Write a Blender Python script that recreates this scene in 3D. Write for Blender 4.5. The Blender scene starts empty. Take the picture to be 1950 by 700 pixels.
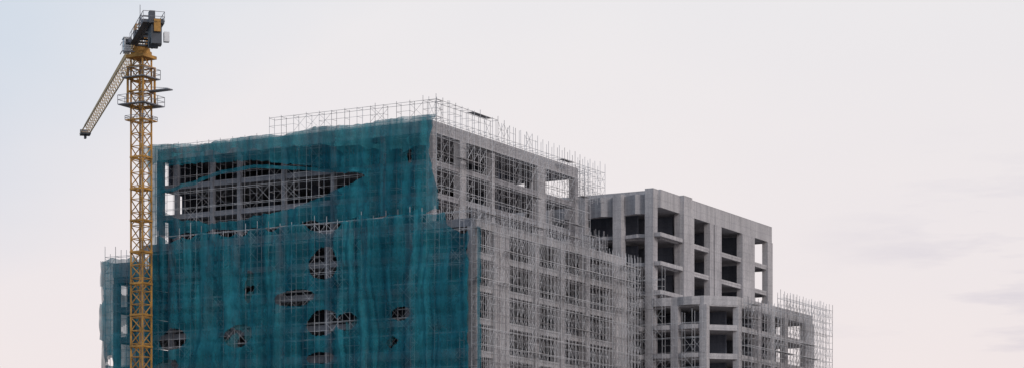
import bpy, math, random
from mathutils import Vector, noise
random.seed(7)
scn = bpy.context.scene
ZO = 1.7            # heights below are above eye level; ground is 1.7 m lower
GZ = -ZO
ANG = math.atan2(0.8756, 0.483)

# ------------------------------------------------------------------ materials
def new_mat(name):
    m = bpy.data.materials.new(name); m.use_nodes = True
    nt = m.node_tree
    return m, nt, nt.nodes, nt.links, nt.nodes["Principled BSDF"]

def ramp(N, c0, c1, p0=0.0, p1=1.0):
    r = N.new("ShaderNodeValToRGB")
    r.color_ramp.elements[0].color = (*c0, 1); r.color_ramp.elements[1].color = (*c1, 1)
    r.color_ramp.elements[0].position = p0; r.color_ramp.elements[1].position = p1
    return r

def noise_node(N, L, coord, scale, stretch=(1, 1, 1), detail=4, rough=0.6):
    mp = N.new("ShaderNodeMapping"); mp.inputs["Scale"].default_value = stretch
    L.new(coord, mp.inputs["Vector"])
    n = N.new("ShaderNodeTexNoise"); n.inputs["Scale"].default_value = scale
    n.inputs["Detail"].default_value = detail; n.inputs["Roughness"].default_value = rough
    L.new(mp.outputs[0], n.inputs["Vector"])
    return n

def mul(N, L, a, b, fac=1.0):
    m = N.new("ShaderNodeMix"); m.data_type = 'RGBA'; m.blend_type = 'MULTIPLY'
    m.inputs[0].default_value = fac
    L.new(a, m.inputs[6]); L.new(b, m.inputs[7])
    return m.outputs[2]

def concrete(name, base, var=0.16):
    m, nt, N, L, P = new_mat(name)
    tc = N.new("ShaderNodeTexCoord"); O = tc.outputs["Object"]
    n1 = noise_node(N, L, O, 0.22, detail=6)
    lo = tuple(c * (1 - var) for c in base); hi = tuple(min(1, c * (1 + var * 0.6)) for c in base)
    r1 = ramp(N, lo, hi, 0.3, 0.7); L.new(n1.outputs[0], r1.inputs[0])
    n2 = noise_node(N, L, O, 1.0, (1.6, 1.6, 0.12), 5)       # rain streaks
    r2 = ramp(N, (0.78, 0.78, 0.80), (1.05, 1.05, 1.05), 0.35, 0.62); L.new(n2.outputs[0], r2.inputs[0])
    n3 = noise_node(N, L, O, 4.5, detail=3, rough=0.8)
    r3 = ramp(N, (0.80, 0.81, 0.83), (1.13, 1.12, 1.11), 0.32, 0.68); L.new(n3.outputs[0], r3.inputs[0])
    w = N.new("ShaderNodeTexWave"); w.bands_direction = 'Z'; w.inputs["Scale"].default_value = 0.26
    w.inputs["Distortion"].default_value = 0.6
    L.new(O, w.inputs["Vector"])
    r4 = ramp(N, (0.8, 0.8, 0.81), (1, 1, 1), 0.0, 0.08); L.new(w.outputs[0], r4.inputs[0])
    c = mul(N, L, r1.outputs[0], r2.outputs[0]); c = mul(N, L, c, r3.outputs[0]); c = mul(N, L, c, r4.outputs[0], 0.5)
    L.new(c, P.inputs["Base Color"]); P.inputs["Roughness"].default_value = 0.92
    P.inputs["Specular IOR Level"].default_value = 0.2
    return m

def paint(name, base, dirt=0.5, scale=1.5, rough=0.6, metal=0.0):
    m, nt, N, L, P = new_mat(name)
    tc = N.new("ShaderNodeTexCoord")
    n = noise_node(N, L, tc.outputs["Object"], scale, detail=5)
    r = ramp(N, tuple(c * (1 - dirt) for c in base), base, 0.35, 0.6); L.new(n.outputs[0], r.inputs[0])
    L.new(r.outputs[0], P.inputs["Base Color"]); P.inputs["Roughness"].default_value = rough
    P.inputs["Metallic"].default_value = metal
    return m

def net_mat(name, c0, c1, alo=0.7, ahi=0.97):
    m, nt, N, L, P = new_mat(name)
    tc = N.new("ShaderNodeTexCoord"); O = tc.outputs["Object"]
    n1 = noise_node(N, L, O, 0.24, (1, 1.5, 0.22), 5, .55)
    r1 = ramp(N, c0, c1, 0.36, 0.64); L.new(n1.outputs[0], r1.inputs[0])
    n2 = noise_node(N, L, O, 3.5, (1, 1, 0.8), 4, 0.75)
    r2 = ramp(N, (0.76, 0.76, 0.76), (1.2, 1.2, 1.2), 0.3, 0.7); L.new(n2.outputs[0], r2.inputs[0])
    c = mul(N, L, r1.outputs[0], r2.outputs[0])
    sp = N.new("ShaderNodeSeparateXYZ"); L.new(O, sp.inputs[0])
    nw = noise_node(N, L, O, 0.3, (0, 0.5, 1), 3)
    def mth(op, a, b=None, v=None):
        q = N.new("ShaderNodeMath"); q.operation = op; L.new(a, q.inputs[0])
        if b is not None: L.new(b, q.inputs[1])
        elif v is not None: q.inputs[1].default_value = v
        return q.outputs[0]
    yy = mth('ADD', mth('MULTIPLY', sp.outputs[1], v=.3), mth('MULTIPLY', nw.outputs[0], v=1.3))
    pid = mth('FLOOR', yy)
    wn = N.new("ShaderNodeTexWhiteNoise"); wn.noise_dimensions = '1D'; L.new(pid, wn.inputs["W"])
    r5 = ramp(N, (0.74, 0.77, 0.80), (1.14, 1.13, 1.1)); L.new(wn.outputs[0], r5.inputs[0])
    c = mul(N, L, c, r5.outputs[0], .85)
    fr = mth('FRACT', yy)                      # darker overlap seam between two widths
    r6 = ramp(N, (0.60, 0.64, 0.7), (1, 1, 1), 0.05, 0.3); L.new(fr, r6.inputs[0])
    c = mul(N, L, c, r6.outputs[0], .6)
    n3 = noise_node(N, L, O, 0.4, (1, 1.8, 0.3), 4)
    mr = N.new("ShaderNodeMapRange"); mr.inputs[1].default_value = 0.36; mr.inputs[2].default_value = 0.62
    mr.inputs[3].default_value = alo; mr.inputs[4].default_value = ahi
    L.new(n3.outputs[0], mr.inputs[0])
    d = N.new("ShaderNodeBsdfDiffuse"); t = N.new("ShaderNodeBsdfTranslucent"); tr = N.new("ShaderNodeBsdfTransparent")
    L.new(c, d.inputs[0]); L.new(c, t.inputs[0])
    m1 = N.new("ShaderNodeMixShader"); m1.inputs[0].default_value = 0.2
    L.new(d.outputs[0], m1.inputs[1]); L.new(t.outputs[0], m1.inputs[2])
    m2 = N.new("ShaderNodeMixShader"); L.new(mr.outputs[0], m2.inputs[0])
    L.new(tr.outputs[0], m2.inputs[1]); L.new(m1.outputs[0], m2.inputs[2])
    L.new(m2.outputs[0], nt.nodes["Material Output"].inputs[0])
    return m

M_CONC = concrete("weathered_concrete", (0.425, 0.405, 0.415))
M_CONC2 = concrete("pale_concrete", (0.47, 0.448, 0.455))
M_SLAB = concrete("slab_concrete", (0.38, 0.365, 0.38))
M_SHADE = concrete("shaded_concrete", (0.25, 0.255, 0.285))  # darker copy for the netted side: shade put into the colour
M_INT = concrete("shaded_interior_concrete", (0.19, 0.205, 0.25))  # interior shade with bluish haze, put into the base colour
M_DEEP = concrete("deep_shade_concrete", (0.10, 0.11, 0.145))  # darkest copy: shade deep behind the openings, as colour
M_POLE = paint("galvanised_pole", (0.54, 0.535, 0.56), 0.3, 0.5, 0.6)
M_POLED = paint("rusty_pole", (0.31, 0.295, 0.31), 0.4, 0.5, 0.7)
M_BOARD = paint("scaffold_board", (0.34, 0.32, 0.32), 0.5, 0.8, 0.9)
M_YEL = paint("crane_yellow", (0.54, 0.275, 0.065), 0.5, 0.8, 0.75)
M_TAN = paint("crane_faded", (0.60, 0.44, 0.26), 0.4, 0.4, 0.75)
M_DARK = paint("dark_steel", (0.055, 0.063, 0.082), 0.4, 1.0, 0.6)
M_GREY = paint("grey_steel", (0.24, 0.24, 0.27), 0.5, 1.0, 0.6)
M_WHITE = paint("cab_white", (0.66, 0.66, 0.68), 0.35, 1.0, 0.4)
M_GLASS = paint("cab_glass", (0.03, 0.04, 0.05), 0.2, 1.0, 0.1)
M_NET = net_mat("teal_net", (0.014, 0.120, 0.172), (0.034, 0.235, 0.295), 0.5, 0.84)
M_NET2 = net_mat("light_teal_net", (0.035, 0.19, 0.235), (0.07, 0.30, 0.34), 0.3, 0.65)
M_GROUND = paint("bare_earth", (0.22, 0.19, 0.16), 0.4, 0.05, 0.95)

# ------------------------------------------------------------------ builders
class MB:
    def __init__(s): s.v = []; s.f = []
    def box(s, x0, x1, y0, y1, z0, z1):
        b = len(s.v)
        s.v += [(x, y, z) for z in (z0, z1) for y in (y0, y1) for x in (x0, x1)]
        s.f += [tuple(b + i for i in q) for q in ((0, 2, 3, 1), (4, 5, 7, 6), (0, 1, 5, 4), (2, 6, 7, 3), (0, 4, 6, 2), (1, 3, 7, 5))]
        return s
    def prism(s, poly, z0, z1):
        k = len(s.v); n = len(poly)
        s.v += [(x, y, z0) for x, y in poly] + [(x, y, z1) for x, y in poly]
        s.f += [(k+i, k+(i+1) % n, k+n+(i+1) % n, k+n+i) for i in range(n)]
        s.f += [tuple(k + i for i in reversed(range(n))), tuple(k + n + i for i in range(n))]
        return s
    def bar(s, a, b_, w=0.07):
        a = Vector(a); b_ = Vector(b_); d = b_ - a
        if d.length < 1e-4: return s
        d.normalize()
        up = Vector((0, 0, 1)) if abs(d.z) < 0.9 else Vector((1, 0, 0))
        u = d.cross(up).normalized() * w / 2; v = d.cross(u).normalized() * w / 2
        k = len(s.v)
        for p in (a, b_):
            for q in (u + v, u - v, -u - v, -u + v): s.v.append(tuple(p + q))
        s.f += [(k, k+1, k+5, k+4), (k+1, k+2, k+6, k+5), (k+2, k+3, k+7, k+6), (k+3, k, k+4, k+7), (k+3, k+2, k+1, k), (k+4, k+5, k+6, k+7)]
        return s
    def cyl(s, c, r, z0, z1, n=20):
        return s.prism([(c[0] + r * math.cos(2 * math.pi * i / n), c[1] + r * math.sin(2 * math.pi * i / n)) for i in range(n)], z0, z1)

def mk(name, mb, mat, parent=None):
    me = bpy.data.meshes.new(name)
    me.from_pydata([(x, y, z + ZO) for x, y, z in mb.v], [], mb.f); me.update()
    o = bpy.data.objects.new(name, me); me.materials.append(mat)
    scn.collection.objects.link(o)
    if parent: o.parent = parent
    return o

def empty(name, loc, rot, label, cat):
    e = bpy.data.objects.new(name, None); e.location = loc; e.rotation_euler = (0, 0, rot)
    e.empty_display_size = 2; scn.collection.objects.link(e)
    e["label"] = label; e["category"] = cat
    return e

KA = (-9.08, 250.0, 0.0)
KB = (19.15, 285.0, 0.0)

# ------------------------------------------------------------------ ground
g = MB(); g.v = [(-4000, -1500, GZ), (4000, -1500, GZ), (4000, 7000, GZ), (-4000, 7000, GZ)]; g.f = [(0, 1, 2, 3)]
go = mk("ground", g, M_GROUND); go["kind"] = "structure"; go["label"] = "flat bare construction site earth"

# ------------------------------------------------------------------ buildings
def slab(par, x0, x1, y0, y1, ztop, th=0.25, beam=0.65, bw=0.35, mat=None, name="floor_slab", out=.0, edge=None):
    m = MB()
    xs = x0 + .45 if edge else x0 + .05
    m.box(xs, x1 - 0.05, y0 + 0.05 - out, y1 - 0.05, ztop - th, ztop)
    zb0, zb1 = ztop - beam, ztop - th - 0.001
    ya = y0 + .08 - out
    if edge:
        mk("edge_beam", MB().box(x0 + .05, x0 + .447, ya, y1 - .05, zb0, ztop + .003), edge, par)  # split from the slab to take the painted shade tone
    else:
        m.box(x0 + .08, x0 + .08 + bw, ya, y1 - .08, zb0, zb1)
    xa = x0 + .45 if edge else x0 + .08 + bw
    m.box(x1 - .08 - bw, x1 - .08, ya, y1 - .08, zb0, zb1)
    m.box(xa, x1 - .08 - bw, ya, ya + bw, zb0, zb1)
    m.box(xa, x1 - .08 - bw, y1 - .08 - bw, y1 - .08, zb0, zb1)
    yy = y0 + 6.5
    while yy < y1 - 3:
        m.box(xa, x1 - .08 - bw, yy, yy + .3, zb0 + .05, zb1); yy += 6.5
    return mk(name, m, mat or M_SLAB, par)

def col(par, x0, x1, y0, y1, z0, z1, mat=None, name="column"):
    return mk(name, MB().box(x0, x1, y0, y1, z0, z1), mat or M_CONC, par)

def parapet(par, x0, x1, y0, y1, z0, z1, th=0.25, mat=None):
    m = MB()
    m.box(x0, x0 + th, y0, y1, z0, z1); m.box(x1 - th, x1, y0, y1, z0, z1)
    m.box(x0 + th, x1 - th, y0, y0 + th, z0, z1); m.box(x0 + th, x1 - th, y1 - th, y1, z0, z1)
    return mk("parapet", m, mat or M_CONC2, par)

A = empty("concrete_building", KA, ANG, "unfinished grey concrete tower block wrapped in teal netting and scaffolding", "building")
A["group"] = "concrete buildings under construction"
parapet(A, 0, 36.1, 0, 38.8, 47.45, 48.8)
mk("roof_slab", MB().box(.26, 35.84, .26, 38.54, 47.5, 47.8), M_SLAB, A)
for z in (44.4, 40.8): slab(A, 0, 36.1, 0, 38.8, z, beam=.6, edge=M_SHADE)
for a, b in ((0, .8), (6.3, 7.5), (13.7, 14.4), (25.3, 27.2), (35.1, 36.1)):
    col(A, a - .0, b, -.12, .75, 36.9, 47.44, M_CONC2 if a in (6.3, 25.3) else M_CONC)
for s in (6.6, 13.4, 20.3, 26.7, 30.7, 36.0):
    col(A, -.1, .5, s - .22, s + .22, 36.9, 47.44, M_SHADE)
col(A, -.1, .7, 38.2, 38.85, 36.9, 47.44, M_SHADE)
for s in (7, 14, 21, 28, 34):
    col(A, 35.4, 36.15, s - .35, s + .35, 36.9, 47.44)
for x in (7, 14, 21, 28):
    col(A, x - .25, x + .25, 38.3, 38.86, 36.9, 47.44)
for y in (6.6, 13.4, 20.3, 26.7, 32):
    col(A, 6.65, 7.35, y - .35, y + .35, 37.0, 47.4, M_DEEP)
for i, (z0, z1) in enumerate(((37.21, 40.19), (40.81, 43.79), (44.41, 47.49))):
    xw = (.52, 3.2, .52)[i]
    mk("sky_block_wall", MB().box(20, 20.3, 2.5, 13.0, z0, z1).box(13.0, 13.3, 9, 37.6, z0, z1).box(20.3, 30, 6, 6.3, z0, z1).box(29.9, 30.2, 6.3, 30, z0, z1).box(xw, 13.0, 37.3, 37.6, z0, z1), M_DEEP, A)  # walls added to block sky behind the bays and keep them dark
PF = [37.2 - 3.65 * k for k in range(0, 11)]
WY = 44.8
for i, z in enumerate(PF):
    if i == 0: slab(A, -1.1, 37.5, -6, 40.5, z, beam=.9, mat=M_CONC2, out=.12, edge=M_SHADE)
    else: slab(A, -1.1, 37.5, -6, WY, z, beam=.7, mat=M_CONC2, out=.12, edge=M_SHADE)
mk("parapet", MB().box(-1.1, -.85, 40.5, WY, PF[1] + .01, 35.3).box(-.85, 20, WY - .25, WY, PF[1] + .01, 35.3).box(-.84, -.6, 40.26, 40.5, PF[1] + .01, 36.3), M_CONC, A)
for a, b in ((-1.1, -.3), (3.3, 6.7), (13, 13.9), (19.5, 20.4), (26.2, 27.1), (33.9, 37.55)):
    col(A, a, b, -6.3, -5.3, GZ, PF[0] - .91, M_CONC2 if a in (3.3, 33.9) else M_CONC)
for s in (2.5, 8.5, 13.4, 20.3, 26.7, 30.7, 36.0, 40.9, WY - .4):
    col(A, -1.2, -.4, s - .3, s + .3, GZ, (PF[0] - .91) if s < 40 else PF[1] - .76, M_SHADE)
for s in (0, 7, 14, 21, 28, 34, 40):
    col(A, 36.8, 37.6, s - .35, s + .35, GZ, (PF[0] - .91) if s < 40.2 else PF[1] - .76)
for x in (6, 13, 20, 27, 33):
    col(A, x - .35, x + .35, WY - .7, WY + .06, GZ, PF[1] - .76)
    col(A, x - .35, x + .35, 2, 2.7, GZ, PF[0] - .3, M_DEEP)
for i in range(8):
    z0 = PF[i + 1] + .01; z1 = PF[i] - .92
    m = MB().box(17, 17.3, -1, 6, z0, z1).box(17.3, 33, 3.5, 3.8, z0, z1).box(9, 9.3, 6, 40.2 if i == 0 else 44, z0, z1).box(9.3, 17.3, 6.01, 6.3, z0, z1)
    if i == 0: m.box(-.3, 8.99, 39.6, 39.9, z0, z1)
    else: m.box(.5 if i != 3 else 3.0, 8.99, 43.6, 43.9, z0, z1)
    mk("sky_block_wall", m, M_DEEP, A)  # added walls that stop sky showing through the lower storeys

B = empty("concrete_building", KB, ANG, "bare grey concrete frame building with open bays and stepped lower storeys", "building")
B["group"] = "concrete buildings under construction"
BY = 22
parapet(B, 0, 37.75, 0, BY, 44.4, 46.7, .3)
mk("roof_slab", MB().box(.31, 37.4, .31, BY - .31, 44.5, 44.8), M_SLAB, B)
for z in (41.0, 37.3, 33.6): slab(B, 0, 37.75, 0, BY, z, mat=M_CONC2, beam=.6)
for z in (41.0, 37.3, 33.6):
    mk("balcony_slab", MB().prism([(-1.1, .4), (-1.1, -.5), (5.85, -.5), (5.85, .04), (.04, .04), (.04, .4)], z - .45, z + .06), M_CONC2, B)
col(B, 5.9, 8.6, -.6, -.01, 20, 46.72, M_CONC2)
col(B, 5.9, 8.6, 0.01, .75, 20, 44.39, M_CONC)
for a, b in ((8.62, 10.3), (15.5, 16.7), (17.1, 19.4), (26.7, 31.1), (35.9, 37.75)):
    col(B, a, b, -.12, .75, 20, 44.39, M_CONC2 if a != 17.1 else M_CONC)
BC = ((.42, 1.6, 46.72), (5.0, 6.2, 46.3), (10.3, 11.4, 46.3), (15.6, 16.7, 46.3))
for a, b, zt in BC:
    col(B, -1.35, -.02, a, b, GZ, zt, M_CONC2)
for i in range(3):
    a, b = BC[i][1] + .02, BC[i + 1][0] - .02; mdl = (a + b) / 2
    def ring(o): return [(-.02, a), (-o * .3, a), (-o, mdl - .3), (-o * .3, b), (-.02, b)]
    mk("parapet", MB().prism(ring(1.3), 43.6, 46.1), M_CONC, B)
    for z in (41.0, 37.3, 33.6, 29.9, 26.2):
        mk("balcony_slab", MB().prism(ring(.9), z - .4, z + .05), M_CONC2, B)
col(B, -.3, .2, 13.2, 13.8, 20, 43.58, M_CONC)
for y in (7, 14, 21):
    col(B, 37.05, 37.8, y - .4, y + .4, 20, 44.39)
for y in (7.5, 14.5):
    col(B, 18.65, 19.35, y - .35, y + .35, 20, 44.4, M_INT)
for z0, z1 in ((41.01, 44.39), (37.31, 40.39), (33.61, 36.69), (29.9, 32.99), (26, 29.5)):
    mk("sky_block_wall", MB().box(8, 8.3, 2, 21, z0, z1).box(4.6, 4.9, 5.5, 21, z0, z1).box(24, 24.3, 3, 20, z0, z1).box(29.5, 29.8, .76, 20, z0, z1).box(14.0, 14.3, 6, 20, z0, z1), M_INT, B)  # added behind the open bays to hide the sky and darken them
QF = [32.6 - 3.65 * k for k in range(0, 9)]
# stepped lower block: its outer corner is cut off at an angle
CH = 3.2
def chamfer_plan(x0, y0, x1, y1, c): return [(x0, y0 + c), (x0 + c, y0), (x1, y0), (x1, y1), (x0, y1)]
m = MB()
po = chamfer_plan(-1, -9.74, 28.7, 14, CH); pi_ = chamfer_plan(-.7, -9.44, 28.4, 13.7, CH)
k0 = 0
for z in (31.45, 32.6): m.v += [(x, y, z) for x, y in po] + [(x, y, z) for x, y in pi_]
for i in range(5):
    j = (i + 1) % 5
    m.f += [(i, j, j + 10, i + 10), (5 + j, 5 + i, 15 + i, 15 + j), (10 + i, 10 + j, 15 + j, 15 + i), (j, i, 5 + i, 5 + j)]
mk("parapet", m, M_CONC2, B)
for z in [31.6] + QF[1:]:
    mk("floor_slab", MB().prism(chamfer_plan(-.97, -9.71, 28.67, 14, CH), z - .7 if z != 31.6 else z - .3, z - .001), M_CONC2, B)
for a, b in ((2.3, 3.4), (8.8, 9.8), (13.6, 14.3), (18.2, 19.2), (25.6, 28.7)):
    col(B, a, b, -9.9, -9.1, GZ, 31.44, M_CONC2)
for a, b in ((-7.0, -6.0), (-3.0, -2.0), (3.9, 5.0), (10, 11)):
    col(B, -1.25, -.3, a, b, GZ, 31.44, M_CONC2)
for a, b in ((-5.98, -3.02), (-1.98, 1.2), (1.7, 3.88)):
    q = (b - a) * .3
    for z0, z1 in ((31.5, 32.55), (QF[1] - .5, QF[1] + .1), (QF[2] - .5, QF[2] + .1), (QF[3] - .5, QF[3] + .1)):
        mk("balcony_slab", MB().prism([(-1.02, a), (-1.1, a), (-1.5, a + q), (-1.5, b - q), (-1.1, b), (-1.02, b)], z0, z1), M_CONC2, B)
for y in (-4, 3, 10):
    col(B, 28, 28.78, y - .35, y + .35, GZ, 31.3)
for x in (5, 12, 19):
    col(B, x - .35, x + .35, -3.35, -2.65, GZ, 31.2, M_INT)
mk("sky_block_wall", MB().box(6, 6.3, -6.5, 12, GZ, 31.2).box(14, 14.3, -6.5, 12, GZ, 31.2).box(21, 21.3, -6, 12, GZ, 31.2), M_INT, B)  # added sky-blocking walls inside the stepped block

# ------------------------------------------------------------------ scaffolding
def scaffold(par_loc, along, a0, a1, off0, off1, z0, top, label, bay=1.55, lift=1.9, w=0.05, mat=None, boards=.3, jit=0.12, brace=0.5, bot=None, dark=.25):
    S = empty("scaffold", par_loc, ANG, label, "scaffolding"); S["group"] = "scaffolding on the buildings"
    mat = mat or M_POLE
    topf = top if callable(top) else (lambda a: top)
    botf = bot if bot else (lambda a: z0)
    def P(a, o, z): return (a, o, z) if along == 'x' else (o, a, z)
    n = max(1, int(round((a1 - a0) / bay))); st = (a1 - a0) / n
    pos = [a0 + i * st for i in range(n + 1)]
    for i, a in enumerate(pos):
        m = MB(); zt = topf(a); zb = botf(a)
        for o in (off0, off1):
            da = random.uniform(-.05, .05)
            m.bar(P(a + da, o, zb), P(a - da, o + random.uniform(-.03, .03), zt + random.uniform(-jit, jit) + (random.random() < .1) * .4), w)
        z = z0 + lift; k = 0
        while z < zt - .1:
            if z > zb: m.bar(P(a, off0, z - lift * .5), P(a, off1, z - lift * .5), w * .7)
            z += lift
        if i < n:
            b = pos[i + 1]; z = z0
            while z + lift <= min(zt, topf(b)) + .3:
                if z >= max(zb, botf(b)) - .01:
                    for o in (off0, off1):
                        if random.random() < brace:
                            m.bar(P(a, o, z + .15), P(b, o, z + lift - .15), w * .6)
                            m.bar(P(b, o, z + .15), P(a, o, z + lift - .15), w * .6)
                    if random.random() < .6: m.bar(P(a, off0, z + .95), P(b, off0, z + .95), w * .7)
                z += lift
        mk("scaffold_frame", m, mat if random.random() > dark else M_POLED, S)
    z = z0 + lift; k = 0
    while z < max(topf(a) for a in pos) - .05:
        m = MB()
        ok = [not (z > min(topf(pos[i]), topf(pos[i+1])) or z < max(botf(pos[i]), botf(pos[i+1]))) for i in range(n)]
        idx = [i for i in range(n) if ok[i]]
        if idx:
            a, b = pos[idx[0]], pos[idx[-1] + 1]
            for o in (off0, off1): m.bar(P(a, o, z + random.uniform(-.05, .05)), P(b, o, z + random.uniform(-.05, .05)), w * .9)
            for i in idx + [idx[-1] + 1]: m.bar(P(pos[i], off0, z), P(pos[i], off1, z), w * .8)
            mk("ledger_rail", m, mat if k % 3 else M_POLED, S)
            i = 0
            while i < len(idx):
                if random.random() < boards:
                    j = min(len(idx) - 1, i + random.randint(1, 5)); a, b = pos[idx[i]], pos[idx[j]]
                    lo, hi = min(off0, off1) + .12, max(off0, off1) - .12
                    bd = MB()
                    if b > a:
                        if along == 'x': bd.box(a, b, lo, hi, z + .05, z + .09)
                        else: bd.box(lo, hi, a, b, z + .05, z + .09)
                        mk("walkway_board", bd, M_BOARD, S)
                    i = j + 1
                else: i += 2
        z += lift; k += 1
    return S

lab = "grey steel tube scaffold bays "
scaffold(KA, 'y', -1.5, 38.8, -1.5, -.45, 37.4, lambda a: 50.9 if a < 22.6 else 49.0, lab + "behind teal net up to roof edge", bay=1.75, w=.038, boards=.0, dark=.8, brace=.15)
scaffold(KA, 'y', -6.7, 44.9, -2.45, -1.5, 15, lambda a: 38.3 if a < 38 else 36.9, lab + "behind teal net on lower storeys", bay=1.6, w=.045, boards=.1, jit=.5, brace=.3, dark=.3)
scaffold(KA, 'x', -1.5, 40.8, -1.55, -.5, 37.4, lambda a: 51.0 - max(0, a - 3) * .03, lab + "along the bare upper side", bay=1.4, w=.042, boards=.05, brace=.4,
         bot=lambda a: 37.4 if a < 37 else 44.8)
scaffold(KA, 'x', 37.2, 41.0, .3, 1.5, 37.4, lambda a: 49.6, lab + "hanging past the end of the roof", bay=1.1, w=.042, boards=.1, bot=lambda a: 44.8)
scaffold(KA, 'x', -2.3, 39.5, -7.3, -6.5, 14, lambda a: 38.4 - (a > 30) * 1.0, lab + "dense against lower concrete side", bay=.9, lift=1.825, w=.045, brace=.55, boards=.15, dark=.25)
scaffold(KA, 'x', 38.6, 42.4, -5.6, -4.5, 14, lambda a: 38.0, lab + "in the gap between the buildings", bay=1.2, w=.042, dark=.4)
scaffold(KA, 'x', 38.6, 42.4, -.5, .6, 14, lambda a: 41.5, lab + "in the gap between the buildings", bay=1.2, w=.042, dark=.4)
scaffold(KB, 'x', 2.4, 32.4, -11.2, -10.2, 12, lambda a: 32.6 if a < 14 else 34.4, lab + "around the stepped lower storeys", bay=1.1, lift=1.8, w=.045, boards=.1, brace=.5, dark=.3)
scaffold(KB, 'y', -7.2, 8, -3.1, -2.2, 12, lambda a: 30.5 if a < -2 else 36.4, lab + "in front of open lower bays", bay=1.4, w=.042, brace=.3, boards=.05)
scaffold(KB, 'y', 6.5, 14, -3.1, -2.2, 28, lambda a: 41.0, lab + "against upper open side bays", bay=1.25, w=.042, brace=.35, boards=.05)

# ------------------------------------------------------------------ nets
def interp(pts, s):
    if s <= pts[0][0]: return pts[0][1]
    for (a, za), (b, zb) in zip(pts, pts[1:]):
        if s <= b:
            k = (s - a) / (b - a); k = k * k * (3 - 2 * k) * .5 + k * .5
            return za + (zb - za) * k
    return pts[-1][1]

def nz(x, y, z=0.0): return noise.noise(Vector((x, y, z)))

def net(name, label, xoff, s0f, s1f, topf, botf, hole, mat, smin, smax, zc, res=.13, amp=.3, seed=0.0, fold=1.0, tie=.1):
    ns = int((smax - smin) / res); nzv = int(zc / res)
    V = []; F = []; SZ = []
    for i in range(ns + 1):
        u = i / ns
        for j in range(nzv + 1):
            v = j / nzv
            s = s0f(v) * (1 - u) + s1f(v) * u
            t, b = topf(s), botf(s)
            z = b + (t - b) * v
            wv = s + .8 * nz(z * .12, s * .1, seed + 2)
            d = nz(wv * .17 * fold, z * .06, seed) * 1.6 + nz(wv * .5 * fold, z * .04, seed + 5) * 2.4 + nz(s * .3, z * .25, seed + 9) * .8
            d += (abs(nz(wv * .85, z * .06, seed + 3)) * 2 - .3) * 1.1
            d += nz((s + z * .6) * .4, (z - s * .5) * .2, seed + 13) * .6
            d = amp * (d + .9)
            if d < 0: d *= .15
            d += tie * abs(math.sin(math.pi * (z + .3 * nz(s * .4, 3)) / 1.9)) * (.4 + abs(math.sin(math.pi * s / 1.75)))
            V.append((xoff - d, s, z)); SZ.append((s, z))
    w = nzv + 1
    for i in range(ns):
        for j in range(nzv):
            q = (i * w + j, (i + 1) * w + j, (i + 1) * w + j + 1, i * w + j + 1)
            s = sum(SZ[k][0] for k in q) / 4; z = sum(SZ[k][1] for k in q) / 4
            if hole(s, z): continue
            F.append(q)
    N = empty(name, KA, ANG, label, "construction net"); N["group"] = "nets hung on the scaffold"
    used = sorted({k for q in F for k in q}); mp = {k: i for i, k in enumerate(used)}
    m = MB(); m.v = [V[k] for k in used]; m.f = [tuple(mp[k] for k in q) for q in F]
    o = mk("net_sheet", m, mat, N)
    for p in o.data.polygons: p.use_smooth = True
    return N

up_top = [(-1.6, 49.0), (4, 49.0), (9, 48.75), (14, 49.0), (19, 48.5), (23, 48.8), (27, 48.7), (31, 48.4), (35, 48.9), (38.6, 49.1)]
lensU = [(7.5, 42.9), (10, 43.5), (13, 44.0), (16.2, 44.7), (20.7, 45.5), (24.4, 45.9), (28.2, 46.1), (32.1, 46.2), (36.4, 46.4)]
lensL = [(7.5, 42.9), (10, 42.1), (14, 41.0), (17.7, 40.0), (22.2, 39.4), (26.7, 39.1), (29.8, 39.0), (33, 39.5), (36.4, 40.8)]
def hole_up(s, z):
    j = nz(s * .3, z * .3, 3) * .35 + nz(s * 1.3, z * 1.3, 6) * .12
    if 7.5 < s < 36.4 and interp(lensL, s) + j < z < interp(lensU, s) + j: return True
    if ((s - 1.7) / .25) ** 2 + ((z - 44.6) / .9) ** 2 < 1: return True
    return False
redge = [(0, -2.0), (.2, -1.9), (.4, -1.2), (.6, -.8), (.75, -.8), (.9, -1.2), (1, -1.6)]
net("safety_net", "teal safety net with long torn opening hung from roof edge", -1.65,
    lambda v: interp(redge, v) + .12 * nz(v * 20, 1), lambda v: 38.9 + .2 * nz(v * 9, 4),
    lambda s: interp(up_top, s) + .12 * nz(s * .7, 2) + .05 * nz(s * 3, 2),
    lambda s: 37.8 + .5 * nz(s * .3, 8) + .3 * abs(math.sin(s * .9)), hole_up, M_NET, -2, 39, 12, seed=1.0, amp=.25)
band_b = [(-1.5, 45.8), (3, 44.6), (8, 46.2), (14, 46.6), (20, 46.9), (26, 47.2), (32, 47.4), (38.6, 46.2)]
net("safety_net", "slack upper swag of teal net along the roof line", -2.4,
    lambda v: -1.3 + .3 * v, lambda v: 38.8,
    lambda s: interp(up_top, s) - .35 + .25 * nz(s * .5, 12), lambda s: interp(band_b, s) + .6 * nz(s * .5, 15),
    lambda s, z: nz(s * .35, z * .7, 31) > .42, M_NET2, -1.5, 39, 3.2, seed=21.0, amp=.35)
def strip(c_pts, wd, seed, smin, smax, label, mat):
    net("safety_net", label, -1.7, lambda v: smin, lambda v: smax,
        lambda s: interp(c_pts, s) + wd * (.5 + .5 * abs(nz(s * .4, seed))), lambda s: interp(c_pts, s) - wd * (.5 + .9 * abs(nz(s * .3, seed + 4))),
        lambda s, z: False, mat, smin, smax, 1.2, seed=seed, amp=.15)
strip([(7, 43.5), (13, 43.9), (18, 44.6), (23, 45.2), (28, 44.9), (32, 44.0), (36.6, 43.3)], .36, 111.0, 7, 36.6, "sagging strip of teal net across the opening", M_NET)

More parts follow.
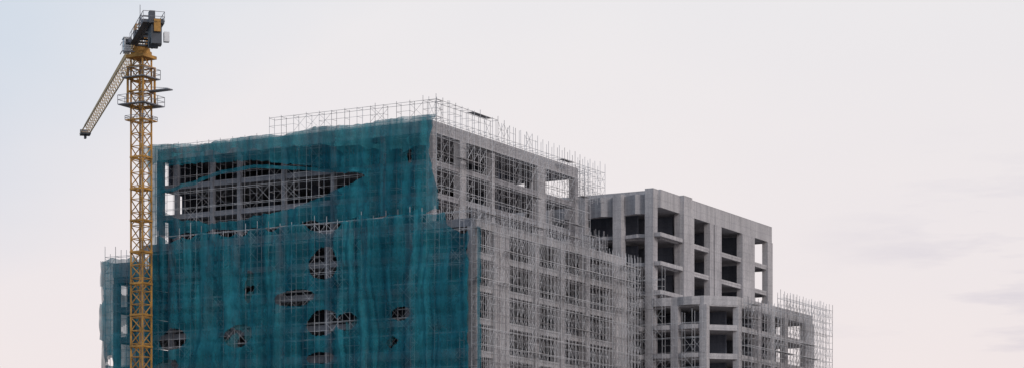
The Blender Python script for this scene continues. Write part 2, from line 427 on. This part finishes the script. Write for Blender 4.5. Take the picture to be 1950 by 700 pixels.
low_top = [(-7.0, 35.9), (-3.8, 36.1), (-3.2, 37.6), (0, 38.0), (5, 37.7), (9.0, 38.0), (9.8, 38.0), (10.6, 36.6), (14.1, 36.5), (15.6, 37.7), (17, 38.0), (19, 37.1),
           (20.5, 37.6), (22.9, 38.1), (24.5, 37.1), (28, 37.3), (30.5, 38.0), (32, 37.2), (34, 37.3), (36.8, 37.6), (38.0, 37.3)]
holes = [(12.7, 33.1, 2.1, 1.8), (16.4, 29.3, 2.7, .95), (12.8, 26.3, 1.9, 1.5), (9.4, 26.25, 1.5, 1.0), (2.1, 26.8, 1.2, .75), (22.9, 31.0, .75, 1.9),
         (24.5, 25.3, 2.2, 1.3), (34.4, 25.3, 2.0, 1.3), (3.3, 23.6, 1.0, .65), (13.1, 22.3, 1.6, .7), (35, 22.2, 1.8, .8)]
VEIL = {3, 5, 6, 8, 10}
def hole_low(s, z):
    for i, (a, b, w, h) in enumerate(holes):
        dx, dz = (s - a) / w, (z - b) / h
        if abs(dx) > 1.6 or abs(dz) > 1.6: continue
        dz += .12 * dx
        if dx * dx + dz * dz < 1.0 + .28 * nz(s * .5, z * .5, i * 3.1) + .06 * nz(s * 1.8, z * 1.8, 2): return True
    return False
def scal(s):
    ph = s / 3.6 + .5 * nz(s * .2, 41)
    return (.25 + 1.0 * abs(nz(math.floor(ph) * 1.7, 9))) * abs(math.sin(math.pi * ph)) ** 1.2
net("safety_net", "large dark teal safety net with ragged holes over lower storeys", -2.6,
    lambda v: -6.5 + .3 * nz(v * 14, 2), lambda v: 37.8 + .3 * nz(v * 8, 6),
    lambda s: interp(low_top, s) + .4 * nz(s * .6, 22) + .35 - 1.4 * scal(s), lambda s: 14.0, hole_low, M_NET, -7.3, 38, 24, seed=41.0, amp=.34, fold=1.1)
def inner(s, z):
    veiled = False
    for i, (a, b, w, h) in enumerate(holes):
        if abs((s - a) / w) < 1.5 and abs((z - b) / h) < 1.6:
            if i in VEIL: veiled = True
            else: return True
    if veiled: return nz(s * .8, z * .8, 17) > .12
    return nz(s * .22, z * .2, 91) > .05
net("safety_net", "thin inner layer of pale teal net behind torn sheet", -2.5,
    lambda v: -6.3, lambda v: 37.6, lambda s: 33.5 + 2.5 * nz(s * .12, 5), lambda s: 15.0,
    inner, M_NET2, -6, 37.5, 19, res=.2, seed=81.0, amp=.05, tie=.02)
net("safety_net", "teal net wrapped around the lower side wing", -2.6,
    lambda v: 37.6, lambda v: 45.1 + .35 * nz(v * 7, 3) - (.5 if v < .55 else 0),
    lambda s: 35.6 + .35 * nz(s, 22) - .3 * abs(math.sin(s * 1.1)), lambda s: 14.0,
    lambda s, z: (s > 43.2 and nz(s * .5, z * .45, 61) > .36), M_NET, 38, 45.2, 21, seed=61.0, amp=.3)
V = []; F = []
for i in range(7):
    for j in range(160):
        z = 15 + j * .132; V.append((-2.6 + i * .13 * (1 + .5 * nz(z * .4, 3)), -7.4 - .1 * abs(nz(i * .4, z * .3, 5)), z))
for i in range(6):
    for j in range(159): F.append((i * 160 + j, (i + 1) * 160 + j, (i + 1) * 160 + j + 1, i * 160 + j + 1))
m = MB(); m.v = V; m.f = F
CN = empty("safety_net", KA, ANG, "narrow teal net return tied round the scaffold corner", "construction net"); CN["group"] = "nets hung on the scaffold"
mk("net_sheet", m, M_NET, CN)
V = []; F = []
for i in range(30):
    for j in range(110):
        z = 15 + j * .188; V.append((-2.5 + i * .4, 45.4 + .25 * nz(i * .2, z * .2, 8), z + (0 if j < 109 else .2 * nz(i, 3))))
for i in range(29):
    for j in range(109):
        if nz(i * .12, j * .07, 44) < .28: F.append((i * 110 + j, (i + 1) * 110 + j, (i + 1) * 110 + j + 1, i * 110 + j + 1))
m = MB(); m.v = V; m.f = F
CN = empty("safety_net", KA, ANG, "teal net hung down the outer end of the wing", "construction net"); CN["group"] = "nets hung on the scaffold"
mk("net_sheet", m, M_NET, CN)

# ------------------------------------------------------------------ tower crane
CX, CY = -43.93, 262.0
C = empty("tower_crane", (CX, CY, 0), ANG, "yellow tower crane with lattice mast and long jib pointing away", "crane")
h = 0.85
m = MB()
zt = 58.7
for sx in (-h, h):
    for sy in (-h, h): m.box(sx - .08, sx + .08, sy - .08, sy + .08, GZ, zt)
z = GZ; i = 0; st = 1.55
while z < zt - .3:
    z2 = min(z + st, zt)
    for (p, q) in (((-h, -h), (h, -h)), ((h, -h), (h, h)), ((h, h), (-h, h)), ((-h, h), (-h, -h))):
        a, b = (p, q) if i % 2 else (q, p)
        m.bar((*a, z), (*b, z2), .09); m.bar((*p, z), (*q, z), .09)
    z = z2; i += 1
mk("mast", m, M_YEL, C)
for k in range(16):
    zz = 2.0 + k * 3.72
    if zz > 50: break
    r = MB()
    for (p, q) in (((-h, -h), (h, -h)), ((h, -h), (h, h)), ((h, h), (-h, h)), ((-h, h), (-h, -h))):
        r.bar((p[0] * 1.06, p[1] * 1.06, zz), (q[0] * 1.06, q[1] * 1.06, zz), .22)
    mk("mast_joint", r, M_YEL, C)
lad = MB()
for yy in (-.25, .2): lad.bar((.2, yy, GZ), (.2, yy, zt), .06)
z = GZ
while z < zt: lad.bar((.2, -.25, z), (.2, .2, z), .04); z += .4
mk("ladder", lad, M_GREY, C)
m = MB(); k = 1.12
for sx in (-k, k):
    for sy in (-k, k): m.box(sx - .1, sx + .1, sy - .1, sy + .1, 52.9, 57.4)
for zz in (52.9, 54.4, 55.9, 57.3):
    for (p, q) in (((-k, -k), (k, -k)), ((k, -k), (k, k)), ((k, k), (-k, k)), ((-k, k), (-k, -k))): m.bar((*p, zz), (*q, zz), .16)
mk("climbing_cage", m, M_YEL, C)
def deck(z, r, mat=M_GREY, hh=1.1):
    m = MB(); ri = 1.25
    m.box(-r, r, -r, -ri, z - .06, z + .06).box(-r, r, ri, r, z - .06, z + .06).box(-r, -ri, -ri, ri, z - .06, z + .06).box(ri, r, -ri, ri, z - .06, z + .06)
    mk("platform", m, mat, C)
    m = MB(); c = [(-r, -r), (r, -r), (r, r), (-r, r)]
    for (p, q) in zip(c, c[1:] + c[:1]):
        for t in (0, .33, .66):
            x = p[0] + (q[0] - p[0]) * t; y = p[1] + (q[1] - p[1]) * t
            m.bar((x, y, z), (x, y, z + hh), .05)
        for f in (.5, 1): m.bar((*p, z + hh * f), (*q, z + hh * f), .05)
    mk("handrail", m, M_GREY, C)
deck(52.8, 1.95); deck(51.0, 1.35, M_YEL, .5); deck(56.0, 1.6)
mk("gangway", MB().box(-.5, .5, -4.3, -1.2, 54.25, 54.38).bar((-.45, -4.2, 54.38), (-.45, -1.3, 54.8), .05), M_GREY, C)
m = MB().cyl((0, 0), 1.25, 58.7, 59.1).cyl((0, 0), 1.05, 59.1, 59.5).box(-1.3, 1.3, -1.3, 1.3, 58.35, 58.7)
mk("slewing_ring", m, M_YEL, C)
JA = math.atan2(.956, -.295)
T = bpy.data.objects.new("slewing_upper", None); scn.collection.objects.link(T); T.parent = C; T.rotation_euler = (0, 0, JA - ANG)
def mkT(n, mb, mat): return mk(n, mb, mat, T)
m = MB()
for sx in (-.8, .8):
    for sy in (-.7, .7):
        m.bar((sx, sy, 59.5), (sx * .9, sy, 62.3), .16)
for zz in (59.6, 61, 62.2):
    for (p, q) in (((-.8, -.7), (.8, -.7)), ((.8, -.7), (.8, .7)), ((.8, .7), (-.8, .7)), ((-.8, .7), (-.8, -.7))): m.bar((*p, zz), (*q, zz), .12)
for sy in (-.7, .7): m.bar((-.8, sy, 59.6), (.8, sy, 61), .1); m.bar((.8, sy, 61), (-.8, sy, 62.2), .1)
mkT("tower_head", m, M_YEL)
m = MB(); Lj = 61.0; n = 34; hw = .65
def jz(x): return 60.4, 62.2 - .6 * x / Lj
for i in range(n):
    x0 = .8 + (Lj - .8) * i / n; x1 = .8 + (Lj - .8) * (i + 1) / n; xm = (x0 + x1) / 2
    b, t0 = jz(x0); _, t1 = jz(x1); _, tm = jz(xm)
    for sy in (-hw, hw):
        m.bar((x0, sy, b), (x1, sy, b), .13)
        m.bar((x0, sy, b), (xm, 0, tm), .07); m.bar((xm, 0, tm), (x1, sy, b), .07)
    m.bar((x0, 0, t0), (x1, 0, t1), .14)
    m.bar((x0, -hw, b), (x0, hw, b), .07)
mkT("jib", m, M_TAN)
mkT("jib_tip", MB().box(Lj, Lj + .5, -.6, .6, 60.3, 61.1), M_GREY)
mkT("hook_block", MB().box(Lj - 1.4, Lj - .6, -.15, .15, 59.6, 60.35), M_DARK)
mkT("trolley", MB().box(Lj - 2, Lj - .2, -.7, .7, 60.1, 60.32), M_DARK)
m = MB()
for sy in (-.75, .75): m.box(-13.0, -.8, sy - .12, sy + .12, 59.6, 59.95)
for i in range(9): m.box(-13 + i * 1.5, -12.85 + i * 1.5, -.64, .64, 59.65, 59.85)
m.box(-12.8, -.9, .87, 1.5, 59.7, 59.76)
mkT("counter_jib", m, M_DARK)
m = MB()
for sy in (-.9, 1.5):
    for i in range(9): m.bar((-12.9 + i * 1.45, sy, 59.8), (-12.9 + i * 1.45, sy, 60.95), .05)
    for zz in (60.4, 60.95): m.bar((-12.9, sy, zz), (-1.3, sy, zz), .05)
for zz in (60.4, 60.95): m.bar((-12.9, -.9, zz), (-12.9, 1.5, zz), .05)
mkT("handrail", m, M_GREY)
for i in range(4):
    zl = (57.4, 58.2, 57.9, 57.4)[i]
    mkT("counterweight", MB().box(-12.7 + i * .75, -12.15 + i * .75, -.62 + .1 * (i % 2), .55, zl, 60.0).box(-12.7 + i * .75, -12.15 + i * .75, -.85, .85, 60.0, 60.2), M_DARK)
mkT("hoist_winch", MB().box(-9.6, -7.6, -.6, .5, 59.98, 60.8).box(-9.3, -8.2, -.35, .3, 60.8, 61.9), M_DARK)
mkT("winch_housing", MB().box(-13.0, -12.75, -.45, .3, 58.7, 60.1), M_YEL)
mkT("electrical_cabinet", MB().box(-12.6, -11.9, -1.5, -.9, 57.7, 58.8), M_WHITE)
mkT("electrical_cabinet", MB().box(-7.2, -6.2, -1.4, -.95, 58.5, 60.7), M_DARK)
mkT("electrical_cabinet", MB().box(-5.5, -3.8, -.5, .6, 60.0, 61.8), M_DARK)
mkT("electrical_cabinet", MB().box(-3.2, -2.2, .1, 1.2, 59.98, 61.0), M_DARK)
mkT("stay_frame", MB().bar((-1.2, -.6, 59.9), (-3.4, -.6, 62.6), .1).bar((-1.2, .6, 59.9), (-3.4, .6, 62.6), .1).bar((-3.4, -.6, 62.6), (-3.4, .6, 62.6), .1).bar((-3.4, .6, 62.6), (-6.8, .6, 59.9), .1).bar((-3.4, -.6, 62.6), (-6.8, -.6, 59.9), .1)
    .bar((-1.2, -.6, 61.2), (-3.0, .6, 60.2), .08).bar((-4, -.7, 58.7), (-4, -.7, 59.9), .1).bar((-9.8, -.7, 58.3), (-4, -.7, 58.7), .08).bar((-9.8, -.7, 58.3), (-9.8, -.7, 59.9), .1), M_DARK)
mkT("flood_light", MB().box(-1.0, -.7, 1.2, 1.6, 60.0, 60.4), M_GREY)
mkT("mast_aerial", MB().bar((-.5, .2, 62.2), (-.5, .2, 64.6), .07), M_GREY)
cab = mkT("operator_cab", MB().box(-.5, .9, 1.3, 2.05, 59.0, 60.6).box(-.6, 1.0, 1.2, 2.15, 60.6, 60.7).bar((0, .7, 59.2), (0, 1.35, 59.2), .2), M_WHITE)
mk("window", MB().box(-.53, -.505, 1.42, 1.9, 59.8, 60.45), M_GLASS, cab)
mk("window", MB().box(-.35, .8, 2.052, 2.075, 59.7, 60.45), M_GLASS, cab)
m = MB()
for yy in (1.15, 2.35):
    m.bar((-.9, yy, 58.9), (-.9, yy, 60.0), .05)
m.bar((-.9, 1.15, 60.0), (-.9, 2.35, 60.0), .05).bar((-.9, 1.15, 59.5), (-.9, 2.35, 59.5), .05).bar((-.9, .9, 58.92), (-.9, 2.4, 58.92), .12).bar((-.9, 2.35, 60), (1.0, 2.35, 60), .05).bar((-.9, 2.35, 58.95), (1.0, 2.35, 58.95), .08)
mkT("handrail", m, M_GREY)

# ------------------------------------------------------------------ camera
cam = bpy.data.cameras.new("camera"); co = bpy.data.objects.new("camera", cam); scn.collection.objects.link(co)
co.location = (0, 0, ZO); co.rotation_euler = (math.radians(90), 0, 0)
cam.sensor_width = 36; cam.lens = 36 * 4211 / 1950; cam.shift_y = 700 / 1950
cam.clip_start = 1; cam.clip_end = 20000
scn.camera = co
# ------------------------------------------------------------------ light
sd = Vector((.52, -.70, .48)).normalized()
sun = bpy.data.lights.new("sun", 'SUN'); so = bpy.data.objects.new("sun", sun); scn.collection.objects.link(so)
so.rotation_euler = sd.to_track_quat('Z', 'Y').to_euler(); sun.energy = 1.1; sun.angle = math.radians(12); sun.color = (1, .94, .90)
W = bpy.data.worlds.new("World"); scn.world = W; W.use_nodes = True
nt = W.node_tree; N = nt.nodes; L = nt.links; N.clear()
out = N.new("ShaderNodeOutputWorld")
sky = N.new("ShaderNodeTexSky"); sky.sky_type = 'NISHITA'; sky.sun_disc = False
sky.sun_elevation = math.asin(sd.z); sky.sun_rotation = math.atan2(sd.x, sd.y)
b1 = N.new("ShaderNodeBackground"); b1.inputs[1].default_value = .1; L.new(sky.outputs[0], b1.inputs[0])
tc = N.new("ShaderNodeTexCoord"); D = tc.outputs["Generated"]
sep = N.new("ShaderNodeSeparateXYZ"); L.new(D, sep.inputs[0])
mr = N.new("ShaderNodeMapRange"); mr.inputs[1].default_value = .06; mr.inputs[2].default_value = .24; L.new(sep.outputs[2], mr.inputs[0])
r = ramp(N, (.93, .82, .81), (.90, .865, .865)); L.new(mr.outputs[0], r.inputs[0])
cn = noise_node(N, L, D, 2.2, (1, 1, 2.2), 5, .5)
dx = N.new("ShaderNodeMath"); dx.operation = 'MULTIPLY_ADD'; dx.inputs[1].default_value = -2.6; dx.inputs[2].default_value = -1.0
L.new(sep.outputs[0], dx.inputs[0])
dz = N.new("ShaderNodeMath"); dz.operation = 'MULTIPLY_ADD'; dz.inputs[1].default_value = 3.6; L.new(sep.outputs[2], dz.inputs[0]); L.new(dx.outputs[0], dz.inputs[2])
nn = N.new("ShaderNodeMath"); nn.operation = 'MULTIPLY_ADD'; nn.inputs[1].default_value = 1.0; L.new(cn.outputs[0], nn.inputs[0]); L.new(dz.outputs[0], nn.inputs[2])
mb = N.new("ShaderNodeMapRange"); mb.inputs[1].default_value = .5; mb.inputs[2].default_value = 1.4; L.new(nn.outputs[0], mb.inputs[0])
mx = N.new("ShaderNodeMix"); mx.data_type = 'RGBA'; L.new(mb.outputs[0], mx.inputs[0]); L.new(r.outputs[0], mx.inputs[6]); mx.inputs[7].default_value = (.50, .64, .79, 1)
cn2 = noise_node(N, L, D, 3.5, (1, 1, 2.5), 3, .45)
r2 = ramp(N, (.955, .965, .985), (1.0, 1.0, 1.0), .36, .6); L.new(cn2.outputs[0], r2.inputs[0])
c = mul(N, L, mx.outputs[2], r2.outputs[0])
# thin lavender cloud bars low to one side
cn3 = noise_node(N, L, D, 9.0, (1, 1, 6.0), 5, .6)
r3 = ramp(N, (1, 1, 1), (.82, .83, .89), .53, .70); L.new(cn3.outputs[0], r3.inputs[0])
mk3 = N.new("ShaderNodeMapRange"); mk3.inputs[1].default_value = .12; mk3.inputs[2].default_value = .22; L.new(sep.outputs[0], mk3.inputs[0])
mk5 = N.new("ShaderNodeMapRange"); mk5.inputs[1].default_value = .19; mk5.inputs[2].default_value = .14; L.new(sep.outputs[2], mk5.inputs[0])
mm = N.new("ShaderNodeMath"); mm.operation = 'MULTIPLY'; L.new(mk3.outputs[0], mm.inputs[0]); L.new(mk5.outputs[0], mm.inputs[1])
mk4 = N.new("ShaderNodeMix"); mk4.data_type = 'RGBA'; mk4.blend_type = 'MULTIPLY'; L.new(mm.outputs[0], mk4.inputs[0]); L.new(c, mk4.inputs[6]); L.new(r3.outputs[0], mk4.inputs[7])
b2 = N.new("ShaderNodeBackground"); b2.inputs[1].default_value = 1.0; L.new(mk4.outputs[2], b2.inputs[0])
ms = N.new("ShaderNodeMixShader"); ms.inputs[0].default_value = .92
L.new(b1.outputs[0], ms.inputs[1]); L.new(b2.outputs[0], ms.inputs[2]); L.new(ms.outputs[0], out.inputs[0])
scn.view_settings.view_transform = 'Standard'; scn.view_settings.look = 'None'; scn.view_settings.exposure = 0
